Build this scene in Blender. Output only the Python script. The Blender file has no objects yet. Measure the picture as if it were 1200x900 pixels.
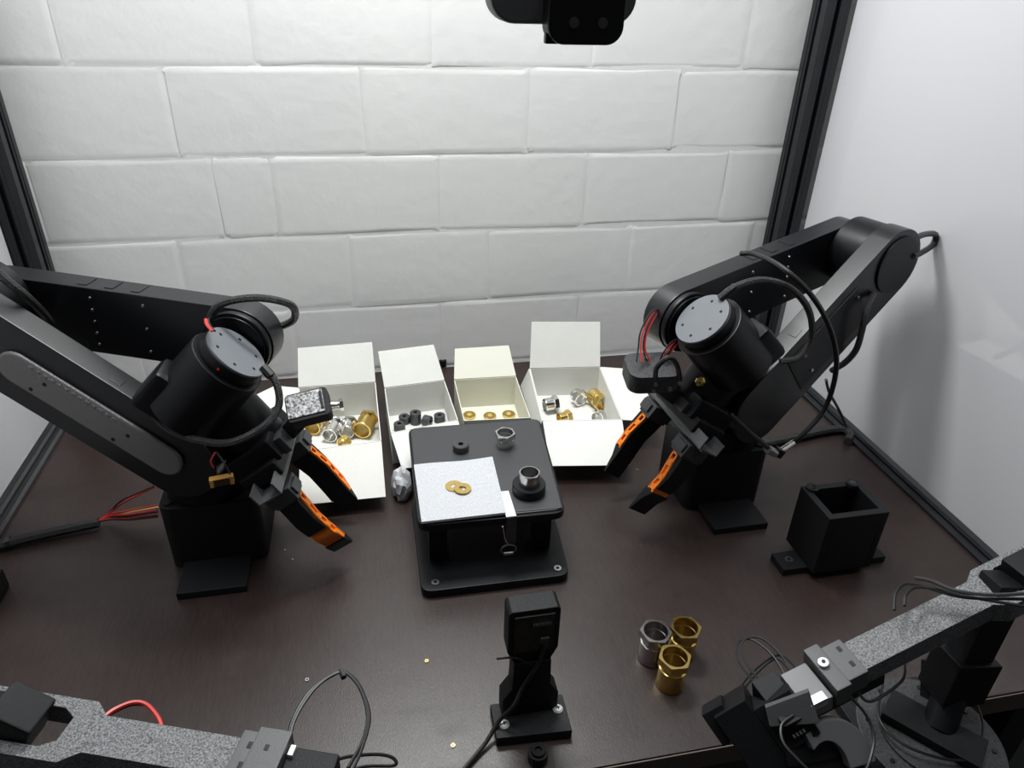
import bpy, bmesh, math, random
from mathutils import Matrix, Vector
C = bpy.context.scene
random.seed(4)
PI = math.pi
# ---------------------------------------------------------------- camera
F = 845.0
RX = Vector((0.98003928, -0.19687892, 0.02759885))
RY = Vector((-0.07435362, -0.49173971, -0.86756187))      # image down
RZ = Vector((0.18437609, 0.84819264, -0.49656289))        # view direction
CAM = Vector((0, 0, 0.63))
cd = bpy.data.cameras.new('camera'); cam = bpy.data.objects.new('camera', cd); C.collection.objects.link(cam)
cd.sensor_fit = 'HORIZONTAL'; cd.sensor_width = 36; cd.lens = F / 1200 * 36; cd.clip_start = 0.01; cd.clip_end = 50
M3 = Matrix((RX, -RY, -RZ)).transposed()
cam.matrix_world = Matrix.Translation(CAM) @ M3.to_4x4()
C.camera = cam
# ---------------------------------------------------------------- world, lamps, exposure
w = bpy.data.worlds.new('world'); C.world = w; w.use_nodes = True
w.node_tree.nodes['Background'].inputs[0].default_value = (0.93, 0.96, 1.0, 1)
w.node_tree.nodes['Background'].inputs[1].default_value = 0.06
def area(name, loc, target, sx, sy, power, col=(1, 1, 1), spread=180):
    l = bpy.data.lights.new(name, 'AREA'); l.shape = 'RECTANGLE'; l.size = sx; l.size_y = sy; l.energy = power; l.color = col
    l.spread = math.radians(spread)
    o = bpy.data.objects.new(name, l); C.collection.objects.link(o); o.location = loc
    o.rotation_euler = (Vector(target) - Vector(loc)).to_track_quat('-Z', 'Y').to_euler(); return o
area('led_lamp', (0.08, 0.95, 1.14), (0.08, 0.90, 0.0), 0.34, 0.16, 9.6, (0.98, 1.0, 0.99))
area('overhead_fill', (0.1, 0.50, 2.3), (0.1, 0.85, 0.2), 1.4, 0.7, 26, (0.95, 0.97, 1.0))  # added broad fill from above, stands in for ceiling bounce, no fixture
C.view_settings.view_transform = 'Standard'; C.view_settings.look = 'None'
C.view_settings.gamma = 1; C.view_settings.use_curve_mapping = False
C.view_settings.exposure = 0.08

# ---------------------------------------------------------------- reading positions off known planes
def ray(px, py): return RX * (px - 600) + RY * (py - 450) + RZ * F
def at_z(px, py, z=0.0):
    r = ray(px, py); return CAM + r * ((z - CAM.z) / r.z)
def at_y(px, py, y):
    r = ray(px, py); return CAM + r * (y / r.y)
def on_plane(px, py, p, n):
    r = ray(px, py); return CAM + r * ((p - CAM).dot(n) / r.dot(n))

# ---------------------------------------------------------------- mesh helpers
class MB:
    def __init__(s): s.bm = bmesh.new()
    def add(s, t, M=None, bev=0, seg=2, ang=0.5):
        if bev > 0:
            es = [e for e in t.edges if len(e.link_faces) == 2 and e.calc_face_angle(0) > ang]
            bmesh.ops.bevel(t, geom=es, offset=bev, segments=seg, profile=0.5, affect='EDGES', clamp_overlap=True)
        if M is not None: bmesh.ops.transform(t, matrix=M, verts=t.verts)
        me = bpy.data.meshes.new('t'); t.to_mesh(me); t.free(); s.bm.from_mesh(me); bpy.data.meshes.remove(me); return s
    def box(s, c, d, M=None, bev=0.001, seg=2, R=None):
        t = bmesh.new(); bmesh.ops.create_cube(t, size=1)
        bmesh.ops.scale(t, vec=d, verts=t.verts)
        m = Matrix.Translation(c) @ (R.to_4x4() if R else Matrix.Identity(4))
        bmesh.ops.recalc_face_normals(t, faces=t.faces)
        if bev > 0: bmesh.ops.bevel(t, geom=t.edges[:], offset=bev, segments=seg, profile=0.5, affect='EDGES', clamp_overlap=True)
        return s.add(t, (M @ m) if M is not None else m)
    def prism(s, pts, lo, hi, M=None, bev=0, seg=2):
        t = bmesh.new()
        a = [t.verts.new((x, y, lo)) for x, y in pts]; b = [t.verts.new((x, y, hi)) for x, y in pts]
        n = len(pts)
        t.faces.new(a[::-1]); t.faces.new(b)
        for i in range(n): t.faces.new((a[i], a[(i+1) % n], b[(i+1) % n], b[i]))
        bmesh.ops.recalc_face_normals(t, faces=t.faces)
        return s.add(t, M, bev, seg)
    def cyl(s, p0, p1, r, r2=None, n=32, M=None, bev=0):
        p0 = Vector(p0); p1 = Vector(p1); d = p1 - p0; L = d.length
        t = bmesh.new(); bmesh.ops.create_cone(t, cap_ends=True, segments=n, radius1=r, radius2=(r if r2 is None else r2), depth=L)
        m = Matrix.Translation((p0 + p1) / 2) @ d.to_track_quat('Z', 'Y').to_matrix().to_4x4()
        return s.add(t, (M @ m) if M is not None else m, bev, 2, 0.9)
    def lathe(s, prof, M=None, n=32, closed=False):
        t = bmesh.new(); rings = []
        for r, z in prof:
            rings.append([t.verts.new((r * math.cos(2*PI*k/n), r * math.sin(2*PI*k/n), z)) for k in range(n)])
        m = len(rings)
        for i in range(m if closed else m - 1):
            A = rings[i]; B = rings[(i+1) % m]
            for k in range(n): t.faces.new((A[k], A[(k+1) % n], B[(k+1) % n], B[k]))
        if not closed:
            t.faces.new(rings[0][::-1]); t.faces.new(rings[-1])
        bmesh.ops.recalc_face_normals(t, faces=t.faces)
        return s.add(t, M)
    def tube(s, pts, r, n=8, sub=8, caps=True):
        P = [Vector(p) for p in pts]
        if len(P) > 2 and sub > 1:
            Q = []
            E = [P[0]*2 - P[1]] + P + [P[-1]*2 - P[-2]]
            for i in range(1, len(E) - 2):
                for k in range(sub):
                    u = k / sub; a, b, c, d = E[i-1], E[i], E[i+1], E[i+2]
                    Q.append(0.5*((2*b) + (c-a)*u + (2*a-5*b+4*c-d)*u*u + (-a+3*b-3*c+d)*u*u*u))
            Q.append(P[-1]); P = Q
        t = bmesh.new(); rings = []; up = None
        for i, p in enumerate(P):
            d = (P[min(i+1, len(P)-1)] - P[max(i-1, 0)]).normalized()
            if up is None: up = d.orthogonal().normalized()
            up = (up - d * up.dot(d)).normalized(); q = d.cross(up)
            rings.append([t.verts.new(p + (up * math.cos(2*PI*k/n) + q * math.sin(2*PI*k/n)) * r) for k in range(n)])
        for A, B in zip(rings, rings[1:]):
            for k in range(n): t.faces.new((A[k], A[(k+1) % n], B[(k+1) % n], B[k]))
        if caps: t.faces.new(rings[0][::-1]); t.faces.new(rings[-1])
        bmesh.ops.recalc_face_normals(t, faces=t.faces)
        return s.add(t)
    def quads(s, verts, faces):
        t = bmesh.new(); vs = [t.verts.new(v) for v in verts]
        for f in faces: t.faces.new([vs[i] for i in f])
        bmesh.ops.recalc_face_normals(t, faces=t.faces)
        return s.add(t)
    def build(s, name, m, parent=None, label=None, cat=None, group=None, kind=None, ang=0.6):
        bm = s.bm
        if parent is not None:
            bmesh.ops.transform(bm, matrix=root_matrix(parent).inverted(), verts=bm.verts)
        for f in bm.faces: f.smooth = True
        for e in bm.edges:
            if len(e.link_faces) == 2 and e.calc_face_angle(0) > ang: e.smooth = False
        me = bpy.data.meshes.new(name); bm.to_mesh(me); bm.free()
        me.materials.append(m)
        o = bpy.data.objects.new(name, me); C.collection.objects.link(o)
        if parent is not None: o.parent = parent
        wn = o.modifiers.new('weighted_normal', 'WEIGHTED_NORMAL'); wn.keep_sharp = True; wn.weight = 80
        tag(o, label, cat, group, kind); return o
RM = {}
def root_matrix(o):
    while o.parent is not None: o = o.parent
    return RM.get(o.name, Matrix.Identity(4))
def tag(o, label=None, cat=None, group=None, kind=None):
    if label: o['label'] = label
    if cat: o['category'] = cat
    if group: o['group'] = group
    if kind: o['kind'] = kind
    return o
def thing(name, loc, label, cat, rz=0, group=None):
    o = bpy.data.objects.new(name, None); C.collection.objects.link(o); o.empty_display_size = 0.02
    o.location = loc; o.rotation_euler = (0, 0, rz)
    RM[o.name] = Matrix.Translation(loc) @ Matrix.Rotation(rz, 4, 'Z')
    return tag(o, label, cat, group)
def frame(o, x, y, z):
    x, y, z = Vector(x), Vector(y), Vector(z)
    m = Matrix((x, y, z)).transposed().to_4x4(); m.translation = Vector(o); return m
def along(p0, p1, up=(0, 0, 1)):
    """frame at p0 with x towards p1, z near up"""
    x = (Vector(p1) - Vector(p0)).normalized(); u = Vector(up); z = (u - x * u.dot(x)).normalized()
    return frame(p0, x, z.cross(x), z)
def stadium(L, r, n=12, x0=0, r2=None):
    r2 = r2 or r
    return [(x0 + L + r2*math.cos(a), r2*math.sin(a)) for a in [(-PI/2 + PI*i/n) for i in range(n+1)]] + \
           [(x0 + r*math.cos(a), r*math.sin(a)) for a in [(PI/2 + PI*i/n) for i in range(n+1)]]
def rrect(w_, h_, r, n=5):
    out = []
    for cx, cy, a0 in ((w_/2-r, h_/2-r, 0), (-w_/2+r, h_/2-r, PI/2), (-w_/2+r, -h_/2+r, PI), (w_/2-r, -h_/2+r, 1.5*PI)):
        out += [(cx + r*math.cos(a0 + PI/2*i/n), cy + r*math.sin(a0 + PI/2*i/n)) for i in range(n+1)]
    return out

# ---------------------------------------------------------------- materials
def mat(name, col, rough=0.5, metal=0.0, spec=0.5, bump=None, var=None, coat=0, speck=None, rvar=None):
    m = bpy.data.materials.new(name); m.use_nodes = True; nt = m.node_tree; N = nt.nodes; L = nt.links
    b = N['Principled BSDF']; b.inputs['Base Color'].default_value = (*col, 1); b.inputs['Roughness'].default_value = rough
    b.inputs['Metallic'].default_value = metal; b.inputs['Specular IOR Level'].default_value = spec
    b.inputs['Coat Weight'].default_value = coat
    tc = N.new('ShaderNodeTexCoord')
    def noise(scale, detail=3, sc=None):
        n = N.new('ShaderNodeTexNoise'); n.inputs['Scale'].default_value = scale; n.inputs['Detail'].default_value = detail
        if sc:
            mp = N.new('ShaderNodeMapping'); mp.inputs['Scale'].default_value = sc; L.new(tc.outputs['Object'], mp.inputs[0]); L.new(mp.outputs[0], n.inputs['Vector'])
        else: L.new(tc.outputs['Object'], n.inputs['Vector'])
        return n
    if bump:
        n = noise(bump[0], 4, bump[2] if len(bump) > 2 else None); bp = N.new('ShaderNodeBump'); bp.inputs['Strength'].default_value = bump[1]; bp.inputs['Distance'].default_value = 0.001 if len(bump) < 4 else bump[3]
        L.new(n.outputs['Fac'], bp.inputs['Height']); L.new(bp.outputs[0], b.inputs['Normal'])
    if var:   # (scale, colour2, stretch)
        n = noise(var[0], 5, var[2] if len(var) > 2 else None); r = N.new('ShaderNodeValToRGB')
        r.color_ramp.elements[0].position = 0.35; r.color_ramp.elements[1].position = 0.65
        r.color_ramp.elements[0].color = (*col, 1); r.color_ramp.elements[1].color = (*var[1], 1)
        L.new(n.outputs['Fac'], r.inputs[0]); L.new(r.outputs[0], b.inputs['Base Color'])
    if rvar:  # (scale, lo, hi)
        n = noise(rvar[0], 5); mr = N.new('ShaderNodeMapRange'); mr.inputs['From Min'].default_value = 0.35; mr.inputs['From Max'].default_value = 0.65
        mr.inputs['To Min'].default_value = rvar[1]; mr.inputs['To Max'].default_value = rvar[2]
        L.new(n.outputs['Fac'], mr.inputs[0]); L.new(mr.outputs[0], b.inputs['Roughness'])
    return m
BLK = mat('black_plastic', (0.0042, 0.0045, 0.0058), 0.45, spec=0.28, bump=(900, 0.15))
BLK2 = mat('black_satin_metal', (0.0045, 0.0048, 0.0062), 0.38, spec=0.28, bump=(1400, 0.08))
BLKM = mat('matte_black_print', (0.0050, 0.0053, 0.0064), 0.55, spec=0.28, bump=(700, 0.35, (1, 1, 6)))
ARMTOP = mat('anodised_dark_grey', (0.0065, 0.007, 0.0088), 0.33, 0.0, 0.5, bump=(1500, 0.06))
GREY = mat('grey_plastic', (0.085, 0.086, 0.088), 0.5, bump=(800, 0.2))
GREYD = mat('dark_grey_bracket', (0.045, 0.046, 0.049), 0.38)
DISC = mat('grey_motor_cap', (0.15, 0.16, 0.175), 0.34, 0.0, bump=(1200, 0.1))
CHAN = mat('brushed_channel_metal', (0.20, 0.195, 0.195), 0.35, 0.3, bump=(500, 0.3))
SPECK = mat('speckled_grey_print', (0.045, 0.045, 0.047), 0.55, var=(750, (0.26, 0.265, 0.27)), bump=(750, 0.6))
SPECKD = mat('speckled_dark_print', (0.016, 0.016, 0.018), 0.55, var=(420, (0.05, 0.05, 0.052)), bump=(420, 0.5))
ORG = mat('orange_rubber', (0.95, 0.23, 0.012), 0.45, bump=(600, 0.1))
STEEL = mat('polished_steel', (0.72, 0.71, 0.69), 0.16, 1.0, bump=(300, 0.05))
STEELD = mat('tarnished_steel', (0.60, 0.58, 0.57), 0.2, 1.0)
BRASS = mat('polished_brass', (0.80, 0.58, 0.20), 0.2, 1.0, bump=(300, 0.05))
SCR = mat('screw_steel', (0.5, 0.5, 0.5), 0.3, 1.0)
SCRW = mat('bright_screw', (0.7, 0.7, 0.68), 0.4, 0.2)
CARD = mat('white_card', (0.68, 0.68, 0.64), 0.7, bump=(260, 0.2), var=(40, (0.70, 0.70, 0.66)))
CARDB = mat('cream_card', (0.67, 0.665, 0.57), 0.7, bump=(260, 0.2))
PAPER = mat('paper_towel', (0.46, 0.47, 0.49), 0.9, var=(1.0, (0.56, 0.57, 0.59), (700, 260, 260)), bump=(1.0, 0.9, (700, 260, 260), 0.001))
WALLM = mat('painted_block', (0.80, 0.805, 0.79), 0.6, bump=(38, 0.20, (1, 1, 1), 0.0035), rvar=(9, 0.5, 0.7))
WALLR = mat('painted_mortar', (0.79, 0.795, 0.78), 0.6, bump=(60, 0.3, (1, 1, 1), 0.002))
PANEL = mat('white_acrylic', (0.60, 0.60, 0.62), 0.035, 0, 0.5)
PROF = mat('black_profile', (0.012, 0.013, 0.016), 0.35, 0.2)
PROFG = mat('grey_profile', (0.06, 0.06, 0.062), 0.4, 0.3)
CAB = mat('black_cable', (0.010, 0.010, 0.011), 0.4)
REDW = mat('red_wire', (0.55, 0.03, 0.025), 0.4)
YELW = mat('yellow_wire', (0.6, 0.5, 0.1), 0.45)
BLUW = mat('blue_wire', (0.03, 0.05, 0.35), 0.45)
CONN = mat('amber_connector', (0.62, 0.33, 0.08), 0.4)
TAPE = mat('white_tape', (0.62, 0.66, 0.68), 0.5)
EDGE = mat('table_edge_band', (0.10, 0.075, 0.058), 0.5, bump=(200, 0.2))
FLOORM = mat('floor_concrete', (0.03, 0.03, 0.03), 0.7, bump=(20, 0.3))
CEIL = mat('ceiling_white', (0.6, 0.6, 0.6), 0.8)
PCB = mat('circuit_board', (0.012, 0.012, 0.013), 0.35, var=(330, (0.55, 0.55, 0.55)), bump=(330, 1.0))
GLASSD = mat('dark_lens', (0.01, 0.01, 0.012), 0.1)
# braided sleeving: fine crossed waves as relief
SLV = mat('braided_sleeve', (0.010, 0.010, 0.011), 0.34, var=(900, (0.035, 0.035, 0.036)), bump=(900, 1.0, (1, 1, 1), 0.002))
# table laminate: dark brown wood print, pores, smears and rubbed patches
def table_mat():
    m = bpy.data.materials.new('dark_brown_laminate'); m.use_nodes = True; nt = m.node_tree; N = nt.nodes; L = nt.links
    b = N['Principled BSDF']; tc = N.new('ShaderNodeTexCoord')
    def ns(scale, det, st=(1, 1, 1)):
        mp = N.new('ShaderNodeMapping'); mp.inputs['Scale'].default_value = st; L.new(tc.outputs['Object'], mp.inputs[0])
        n = N.new('ShaderNodeTexNoise'); n.inputs['Scale'].default_value = scale; n.inputs['Detail'].default_value = det; L.new(mp.outputs[0], n.inputs['Vector']); return n
    g = ns(60, 6, (12, 1, 1)); r = N.new('ShaderNodeValToRGB'); r.color_ramp.elements[0].color = (0.020, 0.0125, 0.0105, 1); r.color_ramp.elements[1].color = (0.036, 0.023, 0.0195, 1)
    r.color_ramp.elements[0].position = 0.3; r.color_ramp.elements[1].position = 0.7
    L.new(g.outputs['Fac'], r.inputs[0])
    s = ns(9, 9, (1, 1.6, 1)); s2 = N.new('ShaderNodeMapRange'); s2.inputs['From Min'].default_value = 0.52; s2.inputs['From Max'].default_value = 0.68
    L.new(s.outputs['Fac'], s2.inputs[0])
    mx = N.new('ShaderNodeMix'); mx.data_type = 'RGBA'; mx.inputs[7].default_value = (0.018, 0.0085, 0.0075, 1)
    ml = N.new('ShaderNodeMath'); ml.operation = 'MULTIPLY'; ml.inputs[1].default_value = 0.6; L.new(s2.outputs[0], ml.inputs[0])
    L.new(ml.outputs[0], mx.inputs[0]); L.new(r.outputs[0], mx.inputs[6]); L.new(mx.outputs[2], b.inputs['Base Color'])
    rr = N.new('ShaderNodeMapRange'); rr.inputs['To Min'].default_value = 0.30; rr.inputs['To Max'].default_value = 0.42; sm = ns(3.2, 10); s3 = N.new('ShaderNodeMapRange'); s3.inputs['From Min'].default_value = 0.4; s3.inputs['From Max'].default_value = 0.62; L.new(sm.outputs['Fac'], s3.inputs[0]); av = N.new('ShaderNodeMath'); av.operation = 'MAXIMUM'; L.new(s2.outputs[0], av.inputs[0]); hf = N.new('ShaderNodeMath'); hf.operation = 'MULTIPLY'; hf.inputs[1].default_value = 0.6; L.new(s3.outputs[0], hf.inputs[0]); L.new(hf.outputs[0], av.inputs[1]); L.new(av.outputs[0], rr.inputs[0]); L.new(rr.outputs[0], b.inputs['Roughness'])
    f = ns(300, 3, (4, 1, 1)); bp = N.new('ShaderNodeBump'); bp.inputs['Strength'].default_value = 0.35; bp.inputs['Distance'].default_value = 0.0004
    L.new(f.outputs['Fac'], bp.inputs['Height']); L.new(bp.outputs[0], b.inputs['Normal'])
    return m
TAB = table_mat()

# ================================================================= SETTING
X0, X1, YF, YB = -0.478, 0.736, 0.371, 1.156
mb = MB(); mb.box((0, 1.2350, 0.8), (3.4, 0.1512, 3.2), bev=0)
wall = mb.build('wall_back', WALLR, kind='structure')
rows = {2: [-.215, -.134, .122, .367, .616], 1: [-.287, -.028, .205, .456, .69], 0: [-.13, .12, .37, .62],
        3: [-.258, .01, .265, .51, .755], 4: [-.383, -.133, .115, .361, .614]}
def brick(xa, xb, za, zb):
    xs = [xa+.0005, xa+.0045, xa+.011, (xa+xb)/2+random.uniform(-.04, .04), xb-.011, xb-.0045, xb-.0005]
    zs = [za+.0005, za+.004, za+.010, zb-.010, zb-.004, zb-.0005]
    V = []; cx, cz = (xa+xb)/2, (za+zb)/2
    pro = random.uniform(-0.0003, 0.0003); kz = random.uniform(.3, .8); kx = random.uniform(.12, .65)
    for j, z in enumerate(zs):
        for i, x in enumerate(xs):
            e = min(i, 6-i, j, 5-j); ez = min(j, 5-j); ex = min(i, 6-i); d = max((0.0022, 0.0009, 0.0)[min(ez, 2)]*kz, (0.0016, 0.0006, 0.0)[min(ex, 2)]*kx)
            jit = random.uniform(-1, 1) * (0.0026 if e < 2 else 0.001)
            V.append((x + jit*0.6, 1.1585 + d - pro + (random.uniform(-.0006, .0006) if e else 0), z + jit))
    Fc = [(j*7+i, j*7+i+1, (j+1)*7+i+1, (j+1)*7+i) for j in range(5) for i in range(6)]
    m = MB(); m.quads(V, Fc); return m.build('brick', WALLM, wall, ang=1.4)
for k in range(-3, 13):
    za = 0.003 + 0.125*k
    js = rows.get(k) or [(-.255 if k % 2 else -.13) + .25*i + random.uniform(-.01, .01) for i in range(4)]
    js = sorted(js)
    while js[0] > -1.0: js.insert(0, js[0] - 0.25)
    while js[-1] < 1.2: js.append(js[-1] + 0.25)
    if k < -1: continue
    for a, b in zip(js, js[1:]): brick(a, b, za, za+0.125)
mb = MB(); mb.box((0.2, 0.0, 2.45), (4.5, 4.5, 0.04), bev=0); mb.build('ceiling', CEIL, kind='structure')
mb = MB(); mb.box((0.2, 0.0, -0.76), (4.5, 4.5, 0.04), bev=0); mb.build('floor', FLOORM, kind='structure')

# workbench: top, front edge, side rails, legs
t = thing('workbench', (0.12, 0.75, -0.74), 'dark brown laminate workbench top carrying the robot arms and boxes', 'workbench')
mb = MB(); mb.box(((X0-.02+X1+.012)/2, (YF+YB)/2, -0.0135), (X1-X0+.032, YB-YF-.002, 0.027), bev=0.0008); mb.build('tabletop', TAB, t)
mb = MB(); mb.box(((X0+X1)/2, YF-.0006, -0.0138), (X1-X0+.03, 0.0014, 0.0262), bev=0.0003); mb.build('edge_band', EDGE, t, 'lighter brown front edge')
for x in (X0+.03, X1-.03):
    for y in (YF+.05, YB-.06):
        mb = MB(); mb.box((x, y, -0.383), (0.04, 0.04, 0.711), bev=0.002); mb.build('leg', PROF, t)
def profile(name, x, y, z0, z1, label, sz=0.04):
    t = thing(name, (x, y, z0), label, 'post')
    h = sz/2; g = 0.004; d = 0.006
    pts = []
    for k in range(4):
        c, s_ = math.cos(k*PI/2), math.sin(k*PI/2)
        for px, py in [(h, -h), (h, -g-.006), (h-.0012, -g-.005), (h-.0012, -g), (h-d, -g), (h-d-.002, -g-.004), (h-d-.004, 0), (h-d-.002, g+.004), (h-d, g), (h-.0012, g), (h-.0012, g+.005), (h, g+.006)]:
            pts.append((x + px*c - py*s_, y + px*s_ + py*c))
    m = MB(); m.prism(pts, z0, z1); m.build('extrusion', PROF, t)
    m = MB(); m.box((x, y, z0+.0015), (sz+.002, sz+.002, .003), bev=.0005); m.build('foot_plate', PROF, t)
    return t
profile('frame_post', 0.723, 1.121, 0.0, 1.30, 'black slotted aluminium post at the right back corner of the bench')
profile('frame_post', -0.4815, 1.121, 0.0, 1.30, 'black slotted aluminium post at the left back corner of the bench')
t = thing('top_crossbar', (0.13, 0.62, 1.28), 'black aluminium crossbar above the bench holding lamp and camera', 'crossbar')
for y in (0.30, 1.121):
    m = MB(); m.box((0.12, y, 1.32), (1.244, 0.04, 0.04), bev=0.001); m.build('beam', PROF, t)
for x in (-0.4815, 0.723, 0.16):
    m = MB(); m.box((x, 0.71, 1.32), (0.04, 0.782, 0.04), bev=0.001); m.build('beam', PROF, t)
for x, s_, side in ((X1, 1, 'right'), (X0-.008, -1, 'left')):
    m = MB(); m.box((x + s_*.0165 + (0 if s_ > 0 else .004), 0.6965, 0.645), (0.004, 0.805, 1.27), bev=0.0004); m.build('wall_' + side, PANEL, kind='structure')
    t = thing('side_rail', (x, 0.7, 0.0), 'dark grooved rail along the foot of the %s white panel' % side, 'rail')
    for k, (o, hh) in enumerate(((-0.006, 0.004), (0.001, 0.0025), (0.008, 0.005))):
        m = MB(); m.box((x + s_*o + (0 if s_ > 0 else .004), 0.735, hh/2), (0.006, 0.725, hh), bev=0.0006); m.build('rail_strip', PROFG if (s_ < 0 and k != 1) else PROF, t)

t = thing('led_lamp', (0.08, 0.95, 1.15), 'white LED lamp head above the bench, out of the picture', 'lamp')
m = MB(); m.box((0.08, 0.95, 1.155), (0.37, 0.19, 0.02), bev=.003); m.build('lamp_head', CEIL, t)
m = MB(); m.box((0.16, 0.95, 1.2325), (0.02, 0.02, 0.135), bev=.001); m.build('lamp_rod', PROF, t)
# ================================================================= CARDBOARD BOXES
TH = 0.0012
def slab(m, a, b, c, d, th=TH):
    """thin board through four corners a b c d, thickened"""
    a, b, c, d = map(Vector, (a, b, c, d)); n = (b-a).cross(d-a).normalized()*th
    v = [a, b, c, d, a+n, b+n, c+n, d+n]
    m.quads(v, [(0,1,2,3), (4,5,6,7), (0,1,5,4), (1,2,6,5), (2,3,7,6), (3,0,4,7)])
def carton(cs, H, flaps, label, inner=CARD):
    """cs: BL BR FR FL floor corners (x,y)"""
    cx = sum(c[0] for c in cs)/4; cy = sum(c[1] for c in cs)/4
    t = thing('cardboard_box', (cx, cy, 0), label, 'box', group=None)
    BL, BR, FR, FL = [Vector((x, y, 0.0008)) for x, y in cs]; up = Vector((0, 0, H-.0008))
    m = MB(); slab(m, BL, FL, FR, BR); m.build('bottom', inner, t)
    for a, b in ((BL, BR), (BR, FR), (FR, FL), (FL, BL)):
        m = MB(); slab(m, a, b, b+up, a+up); m.build('side_wall', inner, t)
    T = {'BL': BL+up, 'BR': BR+up, 'FR': FR+up, 'FL': FL+up}
    for h1, h2, o2, o1 in flaps:
        a, b = T[h1], T[h2]; a2, b2 = Vector(o1), Vector(o2); e = 0.0006
        m = MB(); slab(m, a + (a2-a).normalized()*e, b + (b2-b).normalized()*e, b2, a2)
        m.build('lid_flap', inner if h1 != 'x' else CARD, t)
    return t
def P3(px, py, z): return tuple(at_z(px, py, z))
def back(px, py, y): return tuple(at_y(px, py, y))
carton([(-.119, 1.012), (-.001, 1.012), (.001, .845), (-.108, .837)], .06,
       [('BL', 'BR', back(436, 401, 1.052), back(349, 408, 1.050)), ('FL', 'FR', P3(452, 582, .022), P3(350, 592, .022)),
        ('BL', 'FL', P3(272, 476, .042), P3(322, 452, .048))],
       'white open cardboard box of long brass and steel fittings, leftmost of the four')
carton([(.012, 1.000), (.108, 1.010), (.114, .889), (.015, .870)], .055,
       [('BL', 'BR', back(508, 404, 1.052), back(443, 412, 1.040)), ('FL', 'FR', P3(549, 541, .03), P3(471, 549, .03))],
       'white open cardboard box holding small black rubber bushings')
carton([(.1235, 1.010), (.225, 1.006), (.221, .879), (.122, .886)], .055,
       [('BL', 'BR', back(596, 405, 1.046), back(533, 409, 1.050))],
       'cream open cardboard box holding flat brass washers, third from the left', CARDB)
carton([(.253, 1.029), (.372, 1.017), (.355, .853), (.237, .868)], .055,
       [('BL', 'BR', back(703, 377, 1.050), back(623, 377, 1.064)), ('FL', 'FR', P3(737, 545, .03), P3(645, 546, .03)),
        ('FR', 'BR', P3(749, 433, .05), P3(771, 495, .045)), ('FL', 'BL', (.240, 1.030, .022), (.2315, .872, .022))],
       'white open cardboard box of short silver and brass fittings, right of the fixture')

# ================================================================= FITTINGS
def fitting(M, H, r, m_, label, group=None, name='pipe_fitting', cat='fitting', thick=0.0022, hexh=0.009, kindshape='long', inner=None):
    base = M.translation.copy()
    t = thing(name, tuple(base), label, cat, group=group)
    n = 6
    ri = r*0.87
    m = MB()
    if kindshape == 'long':
        prof = [(ri, 0.0), (r*1.0, 0.0), (r*1.05, .001), (r*1.05, .0045), (r*.985, .0065), (r*.985, H-hexh-.006), (r*.84, H-hexh-.005), (r*.84, H-hexh-.002), (r*1.0, H-hexh), (r*1.0, H-hexh+.001), (ri, H-hexh+.001)]
    else:
        prof = [(ri, 0.0), (r*.86, 0.0), (r*.9, .001), (r*.9, H-hexh-.002), (r*.84, H-hexh-.001), (r*.84, H-hexh), (ri, H-hexh)]
    m.lathe(prof, M, 28, closed=True); m.build('fitting_body', m_, t)
    # hexagonal collar with a round bore
    R6 = r*1.19; tb = bmesh.new(); N = 36; z0, z1 = H-hexh+.0011, H
    def hexr(a): return R6*math.cos(PI/6)/math.cos(((a + PI/6) % (PI/3)) - PI/6)
    rings = []
    for rr, z in (('h', z0), ('h', z1-.0012), ('c', z1), ('i', z1), ('i', z0)):
        rg = []
        for k in range(N):
            a = 2*PI*k/N; q = hexr(a) if rr == 'h' else (min(hexr(a)*.985, R6*.965) if rr == 'c' else ri)
            rg.append(tb.verts.new((q*math.cos(a), q*math.sin(a), z)))
        rings.append(rg)
    for i in range(5):
        A, B = rings[i], rings[(i+1) % 5]
        for k in range(N): tb.faces.new((A[k], A[(k+1) % N], B[(k+1) % N], B[k]))
    bmesh.ops.recalc_face_normals(tb, faces=tb.faces)
    m = MB(); m.add(tb, M); m.build('hex_collar', m_, t, ang=0.35)
    return t
def upright(p, rz=0): return Matrix.Translation(p) @ Matrix.Rotation(rz, 4, 'Z')
def lying(p, az, r, tilt=0):
    """axis horizontal along azimuth az, resting at p (centre under the axis start)"""
    return Matrix.Translation((p[0], p[1], p[2] + r*1.16)) @ Matrix.Rotation(az, 4, 'Z') @ Matrix.Rotation(PI/2 - tilt, 4, 'Y')
fitting(upright((.2655, .4795, 0), .25), .040, .0145, STEELD, 'tall silver hex fitting standing on the bench beside two brass ones')
fitting(upright((.2985, .479, 0), .35), .040, .0145, BRASS, 'tall brass hex fitting standing behind the other brass one on the bench')
fitting(upright((.2725, .4455, 0), .45), .040, .0145, BRASS, 'tall brass hex fitting standing nearest the front, between silver and brass ones')
fz = 0.0022
rf = .0135
def lie(px, py, az, m_, label, H=.036, z=fz, tilt=0, ks='long', r=rf):
    p = at_z(px, py, z + r); fitting(lying((p.x, p.y, z), az, r, tilt), H, r, m_, label, kindshape=ks, hexh=.009 if ks == 'long' else .008)
D = math.radians
def lie2(f, b_, m_, label, H, r, z=fz):
    p = at_z(*f, z + r); q = at_z(*b_, z + r)
    fitting(lying((p.x, p.y, z), math.atan2(q.y-p.y, q.x-p.x), r), H, r, m_, label, hexh=.007)
lie2((366, 503), (378, 483), BRASS, 'brass fitting lying at the left end of the leftmost box, bore facing front', .034, .0122)
lie2((386, 512), (402, 486), STEEL, 'silver fitting lying next to the left brass one in the leftmost box, bore facing front', .036, .0115)
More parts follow.
